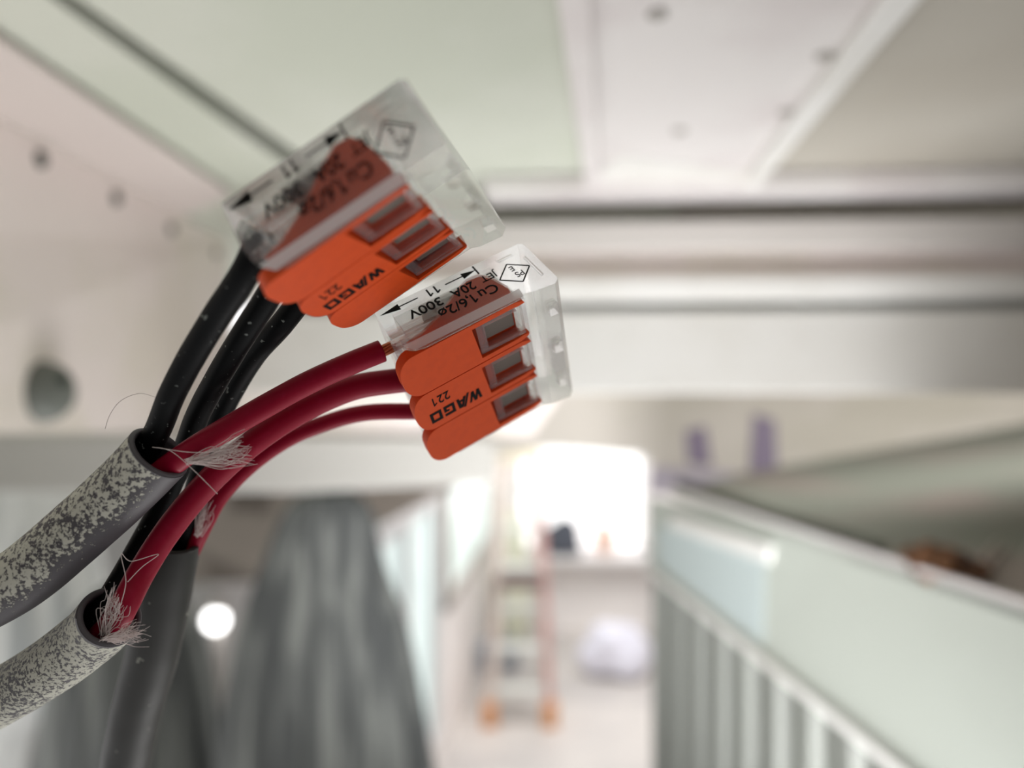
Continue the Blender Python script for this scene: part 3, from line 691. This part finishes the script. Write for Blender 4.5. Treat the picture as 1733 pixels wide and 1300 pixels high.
def port(ci, i, v, w_=2.1): return MATS[ci] @ (Vector((PU[i], v, w_))*MM)

# ================================================================== CABLES
def path(pts, n=14):
    return [Vector(p) for p in spline([tuple(p) for p in pts], n)]
def conductor(parent, name, ci, i, pts, r, m, v_end, wob=.02):
    org = parent.location
    p = [port(ci, i, v_end)]+[Pm(*q) for q in pts]
    bm = bmesh.new(); tube(bm, path(p), r*MM, 24, wob=wob); local_bm(bm, org)
    w_ = link_mesh(name, bm, m, parent, recalc=True)
    # copper strands between the insulation and the clamp
    bm = bmesh.new()
    for k in range(12):
        a = 2*math.pi*k/12+random.uniform(-.2, .2); rr = r*.55*random.uniform(.35, 1.0)
        o1 = Vector((math.cos(a)*rr, 0, math.sin(a)*rr)); o2 = Vector((math.cos(a+.5)*rr*1.1, 0, math.sin(a+.5)*rr*.8))
        q0 = MATS[ci]@((Vector((PU[i], v_end-.4, 2.1))+o1)*MM); q1 = MATS[ci]@((Vector((PU[i], v_end+3, 2.2))+o2)*MM); q2 = MATS[ci]@((Vector((PU[i], 11.5, 2.2))+Vector((o1.x*1.4, 0, o1.z*.5)))*MM)
        tube(bm, path([q0, q1, q2], 5), .14*MM, 6)
    local_bm(bm, org); link_mesh('copper_strands', bm, COPPER, w_, recalc=True)
    return w_
def sheath(parent, pts, r, m, tilt=None, wob=.015):
    bm = bmesh.new(); pp = path([Pm(*q) for q in pts], 12)
    tube(bm, pp, r*MM, 48, cap0=False, hollow=(r*.80*MM, 9*MM), wob=wob, tilt=tilt, up=Vector((0, -1, 0))); local_bm(bm, parent.location)
    return link_mesh('outer_sheath', bm, m, parent)
def fibres(parent, name, base, tips, n, spread, r=.034, curl=1.1, seed=1):
    """strands from around base (px,py,z) to around the tips"""
    rnd = random.Random(seed); bm = bmesh.new()
    for k in range(n):
        t = rnd.random(); ta, tb_ = tips
        tip = Vector([ta[j]+(tb_[j]-ta[j])*t for j in range(3)])+Vector((rnd.gauss(0, 9), rnd.gauss(0, 9), rnd.gauss(0, .3)))
        b0 = Vector(base)+Vector((rnd.gauss(0, spread), rnd.gauss(0, spread*.5), rnd.gauss(0, .25)))
        mid = (b0+tip)/2+Vector((rnd.gauss(0, 6*curl), rnd.gauss(0, 5*curl), rnd.gauss(0, .3)))
        m2 = b0*.25+tip*.75+Vector((rnd.gauss(0, 4*curl), rnd.gauss(0, 5*curl), 0))
        tube(bm, path([Pm(*q) for q in (b0, mid, m2, tip)], 5), [r*MM*(1-.5*j/15) for j in range(16)], 5)
    local_bm(bm, parent.location); return link_mesh(name, bm, FIBRE, parent)
def hair(parent, pts, r=.035):
    bm = bmesh.new(); tube(bm, path([Pm(*q) for q in pts], 10), r*MM, 5); local_bm(bm, parent.location); return link_mesh('stray_fibre', bm, FIBRE, parent)

PL = srgb(198, 197, 184); GREYB = srgb(80, 77, 80)
SH1 = sheath_mat('sheath_spattered_a', GREYB, PL, .555, .13, .24, 1900, .035)
SH2 = sheath_mat('sheath_spattered_b', GREYB, PL, .545, .08, .42, 2300)
SH3 = noisy(mat('sheath_plain', srgb(50, 50, 47), .5, spec=.25), srgb(170, 172, 160), 700, .9, .70, .74, detail=2)

c1 = empty('grey_cable', Pm(268, 766, 75), label='thick grey cable heavily spattered with plaster, upper left, crimson and black cores', cat='cable', group='grey cables')
sheath(c1, [(272, 764, 74.4), (230, 808, 75.2), (160, 874, 75.8), (45, 972, 76), (-60, 1034, 77), (-160, 1086, 78)], 3.25, SH1)
conductor(c1, 'black_core', 1, 0, [(416, 460, 64.5), (365, 537, 67.5), (322, 608, 70), (291, 668, 72), (266, 730, 74.3), (236, 778, 76), (190, 830, 76.5)], 1.28, BLACKW, .9)
conductor(c1, 'crimson_core', 0, 0, [(592, 616, 78), (508, 655, 77), (390, 722, 75.2), (332, 757, 74.2), (288, 788, 74.6), (250, 816, 75.4), (200, 850, 76)], 1.22, REDW, -.9)
fibres(c1, 'fibre_tuft', (322, 782, 72.8), ((402, 740, 72.3), (424, 782, 72.6)), 60, 5, seed=3)
hair(c1, [(258, 757, 72.3), (290, 764, 72.2), (330, 798, 72), (368, 836, 72.2)])
hair(c1, [(268, 758, 72.3), (330, 766, 72), (390, 760, 72.3), (408, 748, 72.5)])
c2 = empty('grey_cable', Pm(185, 1040, 78), label='grey cable evenly spattered with plaster, open end lowest on the left', cat='cable', group='grey cables')
sheath(c2, [(188, 1042, 75.6), (152, 1078, 78.2), (80, 1132, 80.2), (-10, 1186, 82.5), (-110, 1238, 85)], 3.15, SH2)
conductor(c2, 'black_core', 1, 1, [(450, 508, 71), (388, 606, 74.5), (336, 700, 78.5), (304, 786, 81), (265, 872, 81.8), (222, 950, 80), (190, 1006, 77.6), (164, 1044, 77.6), (132, 1080, 79)], 1.24, BLACKW, .9)
conductor(c2, 'crimson_core', 0, 1, [(600, 656, 82.6), (520, 690, 81.5), (450, 733, 80), (395, 776, 79), (338, 832, 78.8), (282, 902, 78.4), (240, 968, 77.6), (212, 1022, 75.4), (190, 1058, 76.2), (150, 1094, 78.8)], 1.4, REDW, .9)
fibres(c2, 'fibre_tuft', (176, 1074, 74.6), ((180, 1000, 73.6), (210, 1030, 73.4)), 55, 5, seed=5)
fibres(c2, 'fibre_tuft', (178, 1082, 73.8), ((225, 1062, 73.4), (243, 1080, 73.6)), 55, 4, curl=.8, seed=6)
hair(c2, [(202, 1030, 73), (213, 985, 73), (205, 938, 73.4), (222, 950, 74), (268, 938, 74.6), (240, 960, 74), (216, 985, 73.4)])
c3 = empty('grey_cable', Pm(293, 912, 88), label='plain dark grey cable hanging nearly straight down behind the spattered ones', cat='cable', group='grey cables')
sheath(c3, [(293, 912, 87), (285, 960, 88), (262, 1090, 92), (232, 1200, 96), (212, 1300, 100), (196, 1400, 104)], 3.15, SH3)
conductor(c3, 'black_core', 1, 2, [(480, 545, 77), (430, 602, 80), (388, 672, 83), (358, 740, 85), (336, 810, 86.5), (318, 880, 87), (304, 930, 88), (290, 990, 89)], 1.24, BLACKW, .9)
conductor(c3, 'crimson_core', 0, 2, [(610, 700, 88), (520, 728, 88), (460, 760, 87.5), (410, 800, 87), (372, 842, 87), (348, 885, 87), (326, 930, 88), (300, 990, 89)], .98, REDW, .9)
fibres(c3, 'fibre_tuft', (334, 908, 85), ((346, 848, 85), (352, 866, 85)), 26, 4, curl=.6, seed=8)
# a loose hair beside the first cable
bm = bmesh.new(); tube(bm, path([Pm(*q) for q in ((178, 726, 75), (186, 702, 75), (205, 678, 75), (236, 666, 75), (262, 672, 74))], 10), .03*MM, 5)
tag(link_mesh('stray_hair', bm, FIBRE), 'single thin pale hair curving out beside the uppermost black core', 'hair')
